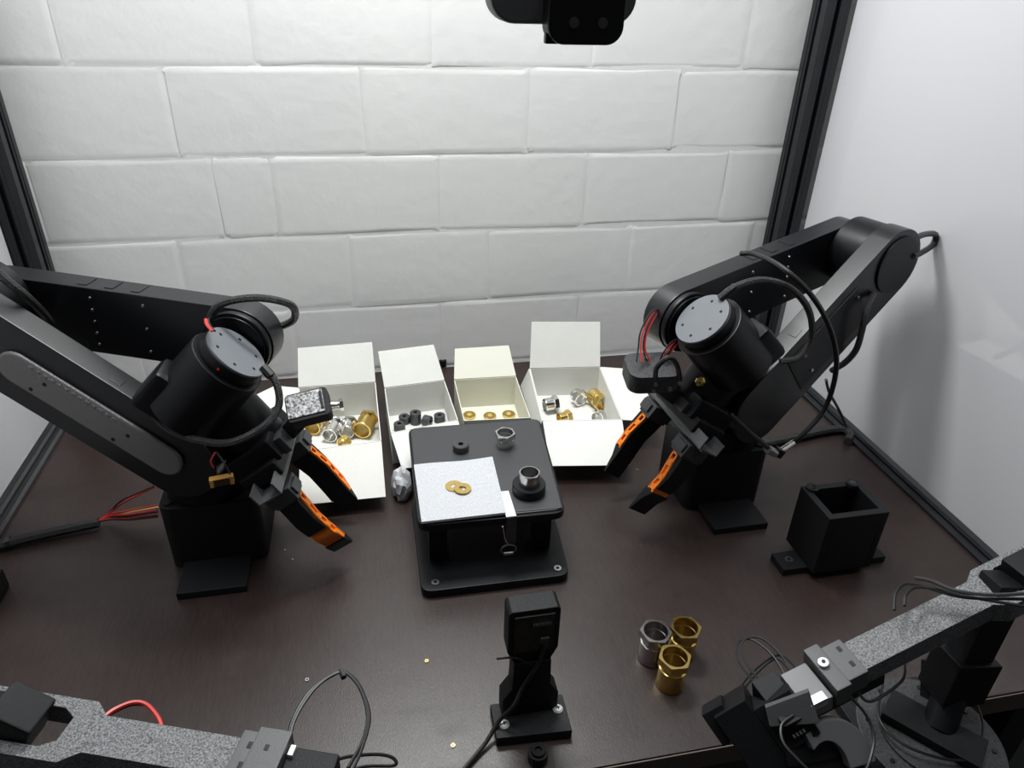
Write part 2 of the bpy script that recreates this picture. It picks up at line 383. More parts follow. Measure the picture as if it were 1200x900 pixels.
lie2((376, 478), (400, 475), STEEL, 'silver fitting lying crosswise on top of the pile in the leftmost box', .034, .0085, .0235)
lie2((406, 508), (413, 490), STEEL, 'silver fitting lying in the middle of the leftmost box beside the big brass one', .028, .0115)
lie2((400, 521), (408, 516), BRASS, 'small brass fitting half hidden at the front wall of the leftmost box', .012, .0085)
lie2((424, 506), (438, 482), BRASS, 'large plain brass fitting lying at the right end of the leftmost box', .036, .0138)
lie(638, 476, D(8), STEEL, 'short silver fitting at the left side of the right-hand box', H=.022, ks='s', r=.012)
lie(674, 463, D(-70), STEEL, 'short silver hex fitting in the middle of the right-hand box', H=.018, ks='s', r=.0125)
lie(694, 464, D(-75), BRASS, 'long brass fitting lying at the right of the right-hand box', H=.032, r=.0125)
lie(655, 492, D(15), BRASS, 'small brass fitting near the front wall of the right-hand box', H=.02, ks='s', r=.010)
lie(697, 492, D(20), STEEL, 'small silver fitting in the front right corner of the right-hand box', H=.016, ks='s', r=.010)
def ring(M, ro, ri, h, m_, label, name, cat, group=None):
    m = MB(); c = min(.0008, h*.25)
    m.lathe([(ri, 0), (ro-c, 0), (ro, c), (ro, h-c), (ro-c, h), (ri, h)], Matrix.Identity(4), 30, closed=True)
    o = m.build(name, m_, None, label, cat, group); o.matrix_world = M; return o
# rubber bushings in the second box
for i, (px, py, st, lab) in enumerate([(468, 496, 0, 'black rubber bushing lying flat nearest the left wall of its box'), (474, 489, 1, 'black rubber bushing second from the left in its box'),
                             (487, 488, 2, 'tall black rubber bushing standing in the middle of its box'), (501, 490, 3, 'black rubber bushing lying on its side right of the tall one'), (515, 486, 1, 'black rubber bushing at the right end of its box')]):
    p = at_z(px, py, fz+.012)
    if st == 3: M = Matrix.Translation((p.x-.006, p.y, fz+.0092)) @ Matrix.Rotation(-.6, 4, 'Z') @ Matrix.Rotation(PI/2, 4, 'Y')
    else: M = Matrix.Translation((p.x, p.y + (.004 if i == 1 else 0), fz + (0.0 if st != 1 else 0.0)))
    ring(M, .009, .0032, .02 if st == 2 else .012, GREYD, lab, 'rubber_bushing', 'bushing')
for px, py, lab in [(550, 488, 'brass washer lying at the left end of the cream box'), (574, 489, 'brass washer lying in the middle of the cream box'), (596, 487, 'brass washer lying at the right end of the cream box')]:
    p = at_z(px, py, fz); p.y = max(p.y, .900)
    ring(Matrix.Translation((p.x, max(p.y, .905), fz)), .0105, .0045, .0045, BRASS, lab, 'brass_washer', 'washer')

# ================================================================= FIXTURE TABLE
ZT = .085
t = thing('assembly_fixture', (.12, .69, 0), 'black two-level fixture table on a screwed base plate, centre of bench', 'fixture')
def quadplate(cs, r, z0, z1):
    cx = sum(c[0] for c in cs)/4; cy = sum(c[1] for c in cs)/4; out = []
    n = len(cs)
    for i in range(n):
        p = Vector(cs[i]); a = (Vector(cs[i-1]) - p).normalized(); b = (Vector(cs[(i+1) % n]) - p).normalized()
        A, B = p + a*r, p + b*r
        for k in range(6):
            u = k/5; out.append(tuple((1-u)**2*A + 2*u*(1-u)*p + u*u*B))
    m = MB(); m.prism(out, z0, z1, bev=.001); return m
quadplate([(.033, .602), (.208, .600), (.221, .77), (.034, .77)], .014, 0, .012).build('base_plate', BLK, t)
quadplate([(.0345, .633), (.206, .629), (.2225, .833), (.038, .836)], .014, ZT-.012, ZT-.002).build('top_plate', BLK, t)
quadplate([(.037, .637), (.2035, .633), (.2195, .829), (.041, .832)], .010, ZT-.0035, ZT).build('tray_surface', GREYD, t, 'flat dark grey work surface')
quadplate([(.128, .637), (.203, .634), (.209, .711), (.133, .716)], .003, ZT-.002, ZT+.0012).build('raised_plate', GREYD, t, 'slightly raised corner plate')
for x, y in ((.058, .66), (.185, .66), (.06, .75), (.195, .75)):
    m = MB(); m.box((x, y, (ZT-.012+.012)/2), (.022, .022, ZT-.0245), bev=.002); m.build('leg', BLK, t)
for x, y in ((.050, .614), (.196, .612), (.05, .757), (.205, .757)):
    m = MB(); m.cyl((x, y, .0122), (x, y, .0132), .0045, n=20); b_ = m.build('screw', SCR, t)
    m = MB(); m.cyl((x, y, .0133), (x, y, .0137), .0022, n=6); m.build('screw_socket', BLK, b_)
# paper pad: several stacked sheets, slightly curled corner
def pad(cs, z, n, m_, name):
    m = MB(); a, b, c, d = [Vector(x) for x in cs]; N = 10; V = []; Fc = []
    for j in range(N+1):
        for i in range(N+1):
            u, v = i/N, j/N; p = (a*(1-u)+b*u)*(1-v) + (d*(1-u)+c*u)*v
            zz = z + .0018*max(0, u-.55)*v*2 + .0006*math.sin(7*u)*v
            V.append((p.x, p.y, zz))
    K = len(V); V += [(x, y, z_ - n) for x, y, z_ in V]
    for j in range(N):
        for i in range(N):
            q = j*(N+1)+i; Fc.append((q, q+1, q+N+2, q+N+1)); Fc.append((K+q, K+q+1, K+q+N+2, K+q+N+1))
    rim = [i for i in range(N+1)] + [(N+1)*k+N for k in range(1, N+1)] + [N*(N+1)+k for k in range(N-1, -1, -1)] + [(N+1)*k for k in range(N-1, 0, -1)]
    for a_, b_ in zip(rim, rim[1:]+rim[:1]): Fc.append((a_, b_, K+b_, K+a_))
    m.quads(V, Fc); return m
pc = [at_z(*p, ZT+.003) for p in ((494, 612), (593, 601), (577, 537), (485, 545))]
o = pad([(p.x, p.y) for p in pc], ZT+.0036, .0032, PAPER, 'pad').build('paper_towel', PAPER, None, 'folded white embossed paper towel on the left half of the fixture', 'paper towel')
p = at_z(532, 570, ZT+.004); ring(Matrix.Translation((p.x, p.y, ZT+.0042)), .0105, .0042, .0010, BRASS, 'flat brass washer on the paper towel, underneath the other one', 'brass_washer', 'washer')
p = at_z(542, 573, ZT+.005); ring(Matrix.Translation((p.x, p.y, ZT+.0056)) @ Matrix.Rotation(D(3), 4, 'Y'), .0105, .0042, .0010, BRASS, 'flat brass washer on the paper towel, overlapping on top', 'brass_washer', 'washer')
p = at_z(540, 520, ZT+.010); ring(Matrix.Translation((p.x, p.y, ZT)), .0105, .0035, .010, GREYD, 'dark grey rubber ring standing alone on the fixture behind the towel', 'rubber_ring', 'ring')
p = at_z(592, 509, ZT+.018); fitting(upright((p.x, p.y, ZT), .1), .021, .0118, STEEL, 'short silver hex bushing standing at the back of the fixture', kindshape='s', hexh=.008, name='steel_bushing', cat='fitting')
p = at_z(620, 566, ZT+.014)
ring(Matrix.Translation((p.x, p.y, ZT+.0012)), .0200, .0128, .013, BLK, 'black ring holder around the upright steel tube on the fixture', 'ring_holder', 'holder')
ring(Matrix.Translation((p.x, p.y, ZT+.0012)), .0126, .0108, .029, STEELD, 'steel tube standing upright in the black ring on the fixture', 'steel_tube', 'tube')
# tape strip bending over the front edge, with hanging ring clip
pa, pb = at_z(588, 571, ZT+.002), at_z(598, 570, ZT+.002)
q = at_z(602, 600, ZT+.002)
t = thing('tape_strip', (.135, .63, ZT), 'white tape strip bent over the front edge of the fixture', 'tape')
m = MB(); y0 = .628
xa, xb = .1345, .1465
m.box(((xa+xb)/2, .6505, ZT+.0022), (xb-xa, .0470, .0008), bev=.0002); m.build('strip', TAPE, t)
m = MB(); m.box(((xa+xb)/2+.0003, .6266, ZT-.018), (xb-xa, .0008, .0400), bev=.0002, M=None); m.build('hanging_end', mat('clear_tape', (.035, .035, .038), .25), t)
t = thing('ring_clip', (.14, .62, .035), 'small grey ring clip hanging below the front edge of the fixture', 'clip')
c = at_y(596, 644, .622); 
m = MB(); m.tube([c + Vector((.009*math.cos(a), 0, .007*math.sin(a))) for a in [2*PI*k/16 for k in range(17)]], .0011, 6, 1); m.build('ring', GREYD, t)
m = MB(); m.tube([at_y(589, 617, .622), at_y(592, 632, .622), c + Vector((0, 0, .0065))], .0009, 6, 4); m.build('hook', STEELD, t)
m = MB(); m.box(tuple(c + Vector((0, -.0005, -.0055))), (.012, .002, .004), bev=.0008); m.build('tab', SCR, t)
# crumpled tissue between second box and fixture
m = MB(); tb = bmesh.new(); bmesh.ops.create_icosphere(tb, subdivisions=3, radius=1)
for v in tb.verts: v.co = Vector((v.co.x*.013, v.co.y*.022, max(v.co.z, -.5)*.026)) * (1 + random.uniform(-.16, .16))
m.add(tb, Matrix.Translation((.0240, .800, .0150))); m.build('crumpled_tissue', PAPER, None, 'crumpled white tissue on the bench at the left rear corner of the fixture', 'tissue', ang=0.3)

# ================================================================= SOCKET HOLDER (right)
def holder(cx, cy, label, rz=0):
    t = thing('socket_holder', (cx, cy, 0), label, 'holder', rz)
    G = RM[t.name]
    m = MB(); m.box((0.0, 0, .005), (.140, .030, .010), M=G, bev=.001); m.build('foot_plate', BLKM, t)
    W, Dp, H, wl = .078, .062, .095, .0085
    for c, d in (((-W/2+wl/2, .004, H/2+.005), (wl, Dp, H-.01)), ((W/2-wl/2, .004, H/2+.005), (wl, Dp, H-.01)), ((0, Dp/2+.004-wl/2, H/2+.005), (W-2*wl, wl, H-.01)), ((0, -Dp/2+.004+wl/2, H/2+.005), (W-2*wl, wl, H-.01))):
        m = MB(); m.box(c, d, M=G, bev=.0004); m.build('side_wall', BLKM, t)
    m = MB(); m.box((0, .004, .02), (W-.002, Dp-.002, .018), M=G, bev=.0005); m.build('inner_floor', BLKM, t)
    for x in (-.028, .026):
        m = MB(); m.cyl((x, Dp/2-.003, H-.002), (x, Dp/2-.003, H+.003), .0075, n=20, M=G); k = m.build('boss', BLKM, t)
        m = MB(); m.cyl((x, Dp/2-.003, H+.003), (x, Dp/2-.003, H+.0034), .0042, n=16, M=G); m.build('boss_hole', GLASSD, k)
    for x in (-.055, .058):
        m = MB(); m.cyl((x, 0, .010), (x, 0, .0115), .005, n=18, M=G); k = m.build('screw', SCR, t)
        m = MB(); m.cyl((x, 0, .0115), (x, 0, .0119), .0024, n=6, M=G); m.build('screw_socket', BLK, k)
    return t
holder(.537, .580, 'black square open-topped socket holder on a foot plate, right side of bench')
t = thing('stop_block', (-.450, .684, 0), 'small black block cut off by the left edge of the picture', 'block')
m = MB(); m.box((-.450, .684, .014), (.040, .042, .028), bev=.003); m.build('block_body', BLKM, t)
m = MB(); m.cyl((-.450, .684, .028), (-.450, .684, .0295), .005, n=20); m.build('screw', SCR, t)

# ================================================================= ROBOT ARMS
def mount(cx, label, sg):
    t = thing('mounting_block', (cx, .745, 0), label, 'block')
    m = MB(); m.prism([(cx+x, .752+y) for x, y in rrect(.110, .104, .014)], 0, .090, bev=.0015); m.build('riser', BLKM, t)
    fx = cx + sg*(-.002)
    m = MB(); m.box((fx, .674, .005), (.076, .052, .010), bev=.001); m.build('foot_plate', BLKM, t)
    for x in (-.045, .045):
        for y in (-.040, .040):
            m = MB(); m.cyl((cx+x, .752+y, .0902), (cx+x, .752+y, .0915), .005, n=18); k = m.build('screw', BLK, t)
    return t
mount(-.1995, 'black riser block with front foot plate under the left robot arm', 1)
mount(.452, 'black riser block with front foot plate under the right robot arm', -1)

def arm(side, base, psi, phi, T, E, W_, tiplen, yaw_d, plate_a, cam_dn, label, cap_px):
    """side +1: left-hand arm reaching to +x; -1: right-hand arm reaching to -x.
    E, W_: elbow and wrist joint (u, z); T: point midway between the fingertips."""
    th = D(psi); u = Vector((math.cos(th), math.sin(th), 0)) * (1 if side > 0 else -1)
    dd = Vector((math.cos(th), math.sin(th), 0)); nn = Vector((math.sin(th), -math.cos(th), 0))
    t = thing('robot_arm', (base[0], base[1], .0905), label, 'robot arm', th)
    B = Vector((base[0], base[1], 0))
    A = frame(B, u, Vector((0, 0, 1)), nn)      # x: forward, y: up, z: lateral (towards the room)
    S = Vector((0, .155))
    # base turret
    m = MB(); m.cyl(B + Vector((0, 0, .0905)), B + Vector((0, 0, .118)), .046, n=40, bev=.002); m.build('base_flange', BLK2, t)
    m = MB(); m.cyl(B + Vector((0, 0, .118)), B + Vector((0, 0, .138)), .040, n=40, bev=.002); m.build('turntable', BLK2, t)
    # shoulder
    m = MB(); m.cyl((0, S.y, -.040), (0, S.y, .0235), .049, n=44, M=A, bev=.003); m.build('shoulder_housing', BLK2, t)
    E = Vector(E); W_ = Vector(W_)
    d1 = (E - S); L1 = d1.length; a1 = math.atan2(d1.y, d1.x)
    U = A @ Matrix.Translation((0, S.y, 0)) @ Matrix.Rotation(a1, 4, 'Z')
    m = MB(); m.prism(stadium(L1, .0465, 16), .024, .052, U, bev=.0012); ua = m.build('upper_arm', ARMTOP, t)
    m = MB(); m.cyl((L1, 0, -.0195), (L1, 0, .0238), .0440, n=44, M=U, bev=.002); m.build('elbow_housing', BLK2, t)
    m = MB(); m.cyl((L1, 0, .052), (L1, 0, .0550), .038, n=40, M=U, bev=.001); m.build('elbow_cap', BLK2, ua)
    if side > 0:
        m = MB(); m.prism(stadium(.172, .0195, 10, x0=.010), .0515, .0575, U, bev=.0035, seg=3); m.build('channel_cover', CHAN, ua, 'brushed grey metal inset')
        m = MB()
        for k in range(13): m.box((.075 + k*.0078, -.0135, .0572), (.0050, .0046, .0016), M=U, bev=.0007)
        m.build('channel_ribs', CHAN, ua)
        for x, y in ((.055, -.006), (.066, .010), (.150, -.006), (.160, .010)):
            m = MB(); m.cyl((x, y+.002, .0575), (x, y+.002, .0579), .0022, n=12, M=U); m.build('hole', BLK, ua)
    else:
        m = MB(); m.box((.125, 0, .0525), (.13, .062, .002), M=U, bev=.0008); m.build('cover_plate', BLK2, ua)
        for x in (.085, .185):
            for y in (-.017, .017):
                m = MB(); m.cyl((x, y, .0533), (x, y, .0552), .0021, n=12, M=U); m.build('screw', SCR, ua)
    ys = .035*(1 if d1.x * 1 < 0 else -1)
    # raised seam pads on the top edge of the upper arm
    top = 1 if side > 0 else 1
    sgn = -1            # up side of the leaning arm in its own frame
    m = MB(); m.box((.095, sgn*(.0467), .040), (.014, .0010, .012), M=U, bev=.0004); m.build('seam_pad', ARMTOP, ua)
    # forearm (far side)
    E = E + Vector((0, -.017 if side > 0 else -.004)); d2 = (W_ - E); L2 = d2.length; a2 = math.atan2(d2.y, d2.x)
    V = A @ Matrix.Translation((E.x, E.y, 0)) @ Matrix.Rotation(a2, 4, 'Z')
    m = MB(); m.prism(stadium(L2, .0395, 16), -.050, -.020, V, bev=.0012); fa = m.build('forearm', ARMTOP, t)
    for x0_ in (L2*.36, L2*.47, L2*.58):
        m = MB(); m.box((x0_, .0398, -.036), (.010, .0010, .020), M=V, bev=.0004); m.build('seam_pad', ARMTOP, fa)
    for x0_, n_ in ((L2*.40, 5), (L2*.62, 3)):
        for k in range(n_):
            yy = .028 - k*(.056/(n_-1))
            m = MB(); m.cyl((x0_, yy, -.0201), (x0_, yy, -.0183), .0019, .0014, n=12, M=V); m.build('screw', SCR, fa)
    # wrist pitch housing
    m = MB(); m.cyl((L2, 0, -.020), (L2, 0, -.0115), .0380, n=44, M=V, bev=.002); wh = m.build('wrist_housing', BLK2, t)
    m = MB(); m.cyl((L2, 0, -.0115), (L2, 0, -.0095), .034, n=44, M=V, bev=.001); m.build('wrist_collar', BLK2, wh)
    # gripper frame
    ph = D(phi); h = Vector((math.cos(ph), math.sin(ph), 0)) * (1 if side > 0 else -1); hn = Vector((math.sin(ph), -math.cos(ph), 0))
    pt = D(57); g = h*math.cos(pt) + Vector((0, 0, -math.sin(pt))); a = h*math.sin(pt) + Vector((0, 0, math.cos(pt)))
    G = frame(T, g, hn, a)          # x towards the tips, y lateral to the room, z out of the top
    yd = -yaw_d; pa_ = plate_a
    CP = on_plane(*cap_px, B + nn*.026, nn); pe = D(46)
    a2 = h*math.cos(pe) + Vector((0, 0, math.sin(pe))); g2 = h*math.sin(pe) - Vector((0, 0, math.cos(pe)))
    K = frame(CP, g2, hn, a2)
    m = MB(); m.cyl((0, 0, -.094), (0, 0, -.015), .0405, n=44, M=K, bev=.002)
    yh = m.build('wrist_motor_housing', BLK2, t)
    m = MB(); m.box((-.026, .006, -.082), (.044, .040, .050), M=K, bev=.007); m.build('housing_block', BLK2, yh)
    m = MB(); m.cyl((0, 0, -.0149), (0, 0, -.003), .0345, n=44, M=K, bev=.001); m.build('motor_ring', BLK, yh)
    m = MB(); m.cyl((0, 0, -.003), (0, 0, 0), .0335, n=44, M=K, bev=.0006); cap = m.build('motor_cap', DISC, t, 'grey round motor cap')
    if side > 0:
        m = MB(); m.cyl((-.0345*.2, .0345*.98, -.009), (-.0345*.205, .0345*1.0, -.009), .0012, n=8, M=K); m.build('indicator', mat('red_led', (.9, .02, .02), .3), yh, 'small red indicator')
    for k in range(6):
        an = k*PI/3 + .4
        m = MB(); m.cyl((.024*math.cos(an), .024*math.sin(an), 0), (.024*math.cos(an), .024*math.sin(an), .0004), .0017, n=12, M=K); m.build('cap_hole', BLK, cap)
    # link from forearm end to the motor housing
    wp = A @ Vector((W_.x-.012, W_.y-.01, -.020)); yp = K @ Vector((-.012, 0, -.05))
    m = MB(); fr = along(wp, yp, nn); Lk = (yp-wp).length
    m.box((Lk/2, 0, 0), (Lk, .034, .030), M=fr, bev=.006); m.build('wrist_bracket', BLK2, t)
    # roll motor and gripper body
    m = MB(); m.cyl((yd+.030, 0, -.002), (-.140, 0, -.002), .0335, n=40, M=G, bev=.003); m.build('roll_motor', BLK2, t)
    m = MB(); m.box((-.1335, 0, -.004), (.020, .100, .050), M=G, bev=.004); m.box((-.150, 0, -.004), (.030, .080, .062), M=G, bev=.005); gb = m.build('gripper_body', BLK, t)
    m = MB(); m.box((-.145, side*.016+.004, .031), (.022, .020, .010), M=G, bev=.001); m.box((-.142, -side*.014, .0295), (.014, .030, .007), M=G, bev=.0008); m.build('connector_block', GREYD, gb)
    # lateral guide rail: U section
    m = MB(); m.box((-.1175, .004, 0), (.0025, .138, .030), M=G, bev=.0006)
    m.box((-.1255, .004, .0145), (.016, .138, .0022), M=G, bev=.0006); m.box((-.1255, .004, -.0145), (.016, .138, .0022), M=G, bev=.0006); m.build('guide_rail', mat('grey_rail', (.085, .087, .09), .35), t, 'grey slotted jaw rail')
    m = MB(); m.box((-.1145, .004, .003), (.003, .130, .007), M=G, bev=.0006); m.build('rail_edge', CHAN if side < 0 else GREYD, t)
    # fingers
    for sn, tag_ in ((1, 'near'), (-1, 'far')):
        c0 = .045*sn
        def Y(v): return c0 + sn*v        # v: outward
        m = MB(); m.box((-.1040, c0, .000), (.0170, .030, .034), M=G, bev=.0012)
        m.box((-.1040, c0+sn*.002, .0185), (.012, .020, .004), M=G, bev=.0006)
        m.box((-.0945, c0, .0005), (.005, .026, .030), M=G, bev=.001); j = m.build('jaw_carrier', GREYD, t)
        # black outer shell
        m = MB(); m.prism([(-.0935, Y(-.0075)), (-.0935, Y(.0125)), (-.062, Y(.0155)), (-.042, Y(.0120)), (-.040, Y(.0065)), (-.058, Y(.0075)), (-.080, Y(.0035)), (-.088, Y(-.0075))], -.0125, .0120, G, bev=.0006)
        fs = m.build('finger_shell', BLKM, t)
        tl = tiplen
        # orange compliant insert: two rails joined by webs, four windows
        inn = [(-.0930, -.0065), (-.080, -.0045), (-.058, .0002), (-.030, -.0020), (-.010, -.0048)]
        out = [(-.0930, .0045), (-.080, .0062), (-.058, .0106), (-.030, .0095), (-.012, .0020)]
        def ip(pl, x):
            for (x0_, v0), (x1_, v1) in zip(pl, pl[1:]):
                if x <= x1_: return v0 + (v1-v0)*(x-x0_)/(x1_-x0_)
            return pl[-1][1]
        m = MB(); xs = [-.0930 + (.0930-tl*.7)*k/14 for k in range(15)]
        w_ = .0024
        m.prism([(x, Y(ip(inn, x))) for x in xs] + [(x, Y(ip(inn, x)+w_)) for x in xs[::-1]], -.0115, .0140, G)
        m.prism([(x, Y(ip(out, x)-w_)) for x in xs] + [(x, Y(ip(out, x))) for x in xs[::-1]], -.0115, .0140, G)
        wins = [(-.089, -.081), (-.073, -.060), (-.053, -.044), (-.037, -.028)]
        e0 = -.0930
        for a_, b_ in wins + [(-tl*.7, 0)]:
            if a_ > e0:
                hi_ = min(a_, -tl*.7)
                if hi_ > e0: m.prism([(e0, Y(ip(inn, e0))), (hi_, Y(ip(inn, hi_))), (hi_, Y(ip(out, hi_))), (e0, Y(ip(out, e0)))], -.0115, .0140, G)
            e0 = b_
        m.prism([(x, Y(ip(inn, x)+.0002)) for x in xs] + [(x, Y(ip(out, x)-.0002)) for x in xs[::-1]], -.0115, .0112, G)
        m.build('finger_insert', ORG, fs, 'orange slotted finger insert')
        # inner pad and tip
        m = MB(); m.prism([(x, Y(ip(inn, x)-.0020)) for x in xs] + [(x, Y(ip(inn, x)-.0001)) for x in xs[::-1]], -.0150, .0120, G); m.build('grip_pad', BLKM, fs)
        x0_ = -tl*.7 - .0005; k = .0005 if tl < .03 else .0016
        m = MB(); m.prism([(x0_, Y(ip(inn, x0_)-.002-k)), (0.004, Y(-.0065)), (.003, Y(-.0035)), (-.010 if tl < .03 else -.020, Y(.0025)), (x0_, Y(ip(out, x0_)+k))], -.0130-k, .0135, G, bev=.0008); m.build('fingertip', BLKM, fs, 'black fingertip')
    # wrist camera
    cdn, ca = cam_dn
    Cm = G @ Matrix.Translation((-cdn, 0, ca))
    if side > 0:
        cz = Vector((-.12, -.50, .86)).normalized(); cx = Vector((1, .02, .22)); cx = (cx - cz*cx.dot(cz)).normalized()
        Cm = frame(on_plane(360, 474, B, nn), cx, cz.cross(cx), cz)
        m = MB(); m.prism(rrect(.047, .036, .005), -.016, 0, Cm, bev=.0012); wc = m.build('wrist_camera', BLKM, t)
        m = MB(); m.box((-.002, .001, .0005), (.040, .029, .002), M=Cm, bev=.0003); m.build('circuit_board', PCB, wc, 'bare circuit board face')
        m = MB(); m.box((.016, .001, .0018), (.003, .022, .002), M=Cm, bev=.0004); m.build('pin_header', BLK, wc)
    else:
        cz = Vector((-.03, -.13, 1)).normalized(); cx = Vector((1, -.10, 0)); cx = (cx - cz*cx.dot(cz)).normalized()
        Cm = frame(on_plane(764, 427, B, nn), cx, cz.cross(cx), cz)
        m = MB(); m.prism(rrect(.060, .050, .013), -.024, 0, Cm, bev=.0012); wc = m.build('wrist_camera', SPECKD, t)
        for x, y in ((-.004, .012), (.006, -.004)):
            m = MB(); m.cyl((x, y, 0), (x, y, .002), .003, n=16, M=Cm); m.build('screw', SCR, wc)
        for x, zz in ((-.002, -.019), (.017, -.017), (-.001, -.010)):
            m = MB(); m.cyl((x, -.025, zz), (x, -.0275, zz), .0025, n=16, M=Cm); m.build('screw', SCR, wc)
    m = MB(); fr = along(G @ Vector((-.142, 0, .024)), Cm @ Vector((-.004, 0, -.014)), hn); Lk = (Cm @ Vector((-.004, 0, -.014)) - G @ Vector((-.142, 0, .024))).length
    m.box((Lk/2, 0, 0), (Lk+.006, .020, .012), M=fr, bev=.001); m.build('camera_bracket', GREYD, t)
    return t, A, G, nn, B
LA, LAm, LG, Lnn, LB = arm(1, (-.205, .745), -18, -5, Vector((-.051, .715, .031)), (-.2125, .308), (.058, .272), .018, .252, .055, (.157, .072), 'black articulated robot arm on the left with orange gripper fingers and bare camera board', (278, 412))
RA, RAm, RG, Rnn, RB = arm(-1, (.46, .745), 19, 5, Vector((.310, .707, .042)), (-.196, .318), (.088, .270), .050, .240, .072, (.152, .080), 'black articulated robot arm on the right with orange gripper fingers and boxed camera', (822, 373))
def LP(px, py, off): return on_plane(px, py, LB + Lnn*off, Lnn)
def RP(px, py, off): return on_plane(px, py, RB + Rnn*off, Rnn)
def wire(name, pts, r, m_, parent=None, label=None, cat=None, group=None, n=8):
    m = MB(); m.tube(pts, r, n); return m.build(name, m_, parent, label, cat, group)
# hoses of the left arm
wire('wrist_hose', [LP(243, 380, .002), LP(258, 357, .0), LP(300, 349, -.01), LP(340, 357, -.03), LP(345, 373, -.05), LP(330, 382, -.055), LP(314, 384, -.045)], .0042, SLV, LA)
wire('gripper_hose', [LP(309, 432, .035), LP(324, 450, .04), LP(326, 478, .05), LP(306, 502, .065), LP(268, 519, .075), LP(228, 515, .075), LP(198, 503, .065), LP(182, 488, .05), LP(176, 476, .035)], .0040, SLV, LA)
wire('elbow_hose', [LP(-30, 292, .03), LP(0, 322, .03), LP(28, 345, .02), LP(48, 364, -.002), LP(60, 378, -.012)], .0046, SLV, LA)
wire('strain_relief', [LP(308, 430, .034), LP(318, 441, .038)], .0050, CAB, LA)
for k, mm in enumerate((REDW, REDW, CAB)):
    wire('motor_wire', [LP(240+k*2, 374, .02), LP(242+k*2, 381, .035), LP(248+k*2, 388, .045)], .0010, mm, LA, n=6)
wire('plug_wire', [LP(250, 548, .075), LP(247, 540, .075), LP(252, 530, .065)], .0010, REDW, LA, n=6)
wire('plug_wire', [LP(270, 556, .075), LP(263, 543, .072), LP(254, 530, .065)], .0010, CAB, LA, n=6)
p = LP(260, 563, .075); m = MB(); m.box((0, 0, 0), (.024, .008, .010), M=Matrix.Translation(p) @ Matrix.Rotation(D(10), 4, 'Z'), bev=.0008)
wp_ = m.build('wire_plug', CONN, LA, 'amber ribbed wire plug')
for k in range(4):
    m = MB(); m.box((0.0, -.0044, -.0036+k*.0024), (.016, .0012, .0011), M=Matrix.Translation(p) @ Matrix.Rotation(D(10), 4, 'Z'), bev=0); m.build('plug_slot', BLK, wp_)
# hoses of the right arm
wire('wrist_hose', [RP(843, 350, .03), RP(860, 337, .035), RP(892, 328, .045), RP(925, 337, .06), RP(947, 362, .07), RP(951, 393, .072), RP(938, 418, .07), RP(914, 424, .06)], .0040, SLV, RA)
wire('strain_relief', [RP(844, 350, .03), RP(862, 336, .036)], .0050, CAB, RA)
wire('long_cable', [RP(868, 297, -.03), RP(885, 298, -.01), RP(915, 313, .05), RP(950, 345, .08), RP(974, 388, .09), RP(980, 432, .095), RP(967, 478, .09), RP(942, 508, .085), RP(930, 518, .08)], .0032, CAB, RA)
wire('elbow_hose', [RP(1066, 283, .05), RP(1082, 275, .045), RP(1096, 275, .04), RP(1093, 287, .04), RP(1078, 297, .05), RP(1070, 300, .055)], .0040, SLV, RA)
wire('arm_hose', [RP(1024, 344, .055), RP(1016, 362, .066), RP(1010, 388, .068), RP(1003, 410, .065), RP(990, 425, .05), RP(975, 434, .03)], .0042, SLV, RA)
pj = RP(912, 530, .08)
m = MB(); m.tube([RP(930, 518, .08), pj], .0034, 10, 1); m.build('cable_plug', STEEL, RA, 'silver cable plug')
m = MB(); m.box(tuple(pj), (.013, .010, .012), bev=.0015, R=Matrix.Rotation(D(30), 3, 'Y')); m.build('plug_elbow', CAB, RA)
m = MB(); m.tube([RP(899, 526, .08), RP(908, 531, .08)], .0055, 10, 1); m.build('plug_collar', SCR, RA)
wire('plug_cable', [RP(903, 527, .08), RP(880, 508, .075), RP(855, 485, .06)], .0030, CAB, RA)
for k, (mm, dx) in enumerate(((REDW, 0), (CAB, 3), (REDW, 5), (CAB, -3))):
    wire('camera_wire', [RP(776, 362, -.03), RP(766+dx, 366, -.03), RP(754+dx, 388, -.02), RP(751+dx, 408, -.01), RP(752+dx*2, 424, .0)], .0011, mm, RA, n=6)
    wire('camera_wire', [RP(798, 396, .0), RP(790+dx, 401, .0), RP(780+dx, 414, .005), RP(776+dx, 424, .0)], .0011, mm, RA, n=6)
wire('camera_cable', [RP(768, 442, .03), RP(770, 430, .04), RP(784, 419, .045), RP(793, 428, .045), RP(797, 445, .035)], .0030, CAB, RA)
p = RP(821, 447, .04); m = MB(); m.lathe([(.002, -.002), (.006, -.002), (.0065, .001), (.0035, .003), (.002, .003)], frame(p, (1, 0, 0), (0, 0, 1), (0, -1, 0)), 18, True); m.build('brass_nut', BRASS, RA, 'small brass nut')

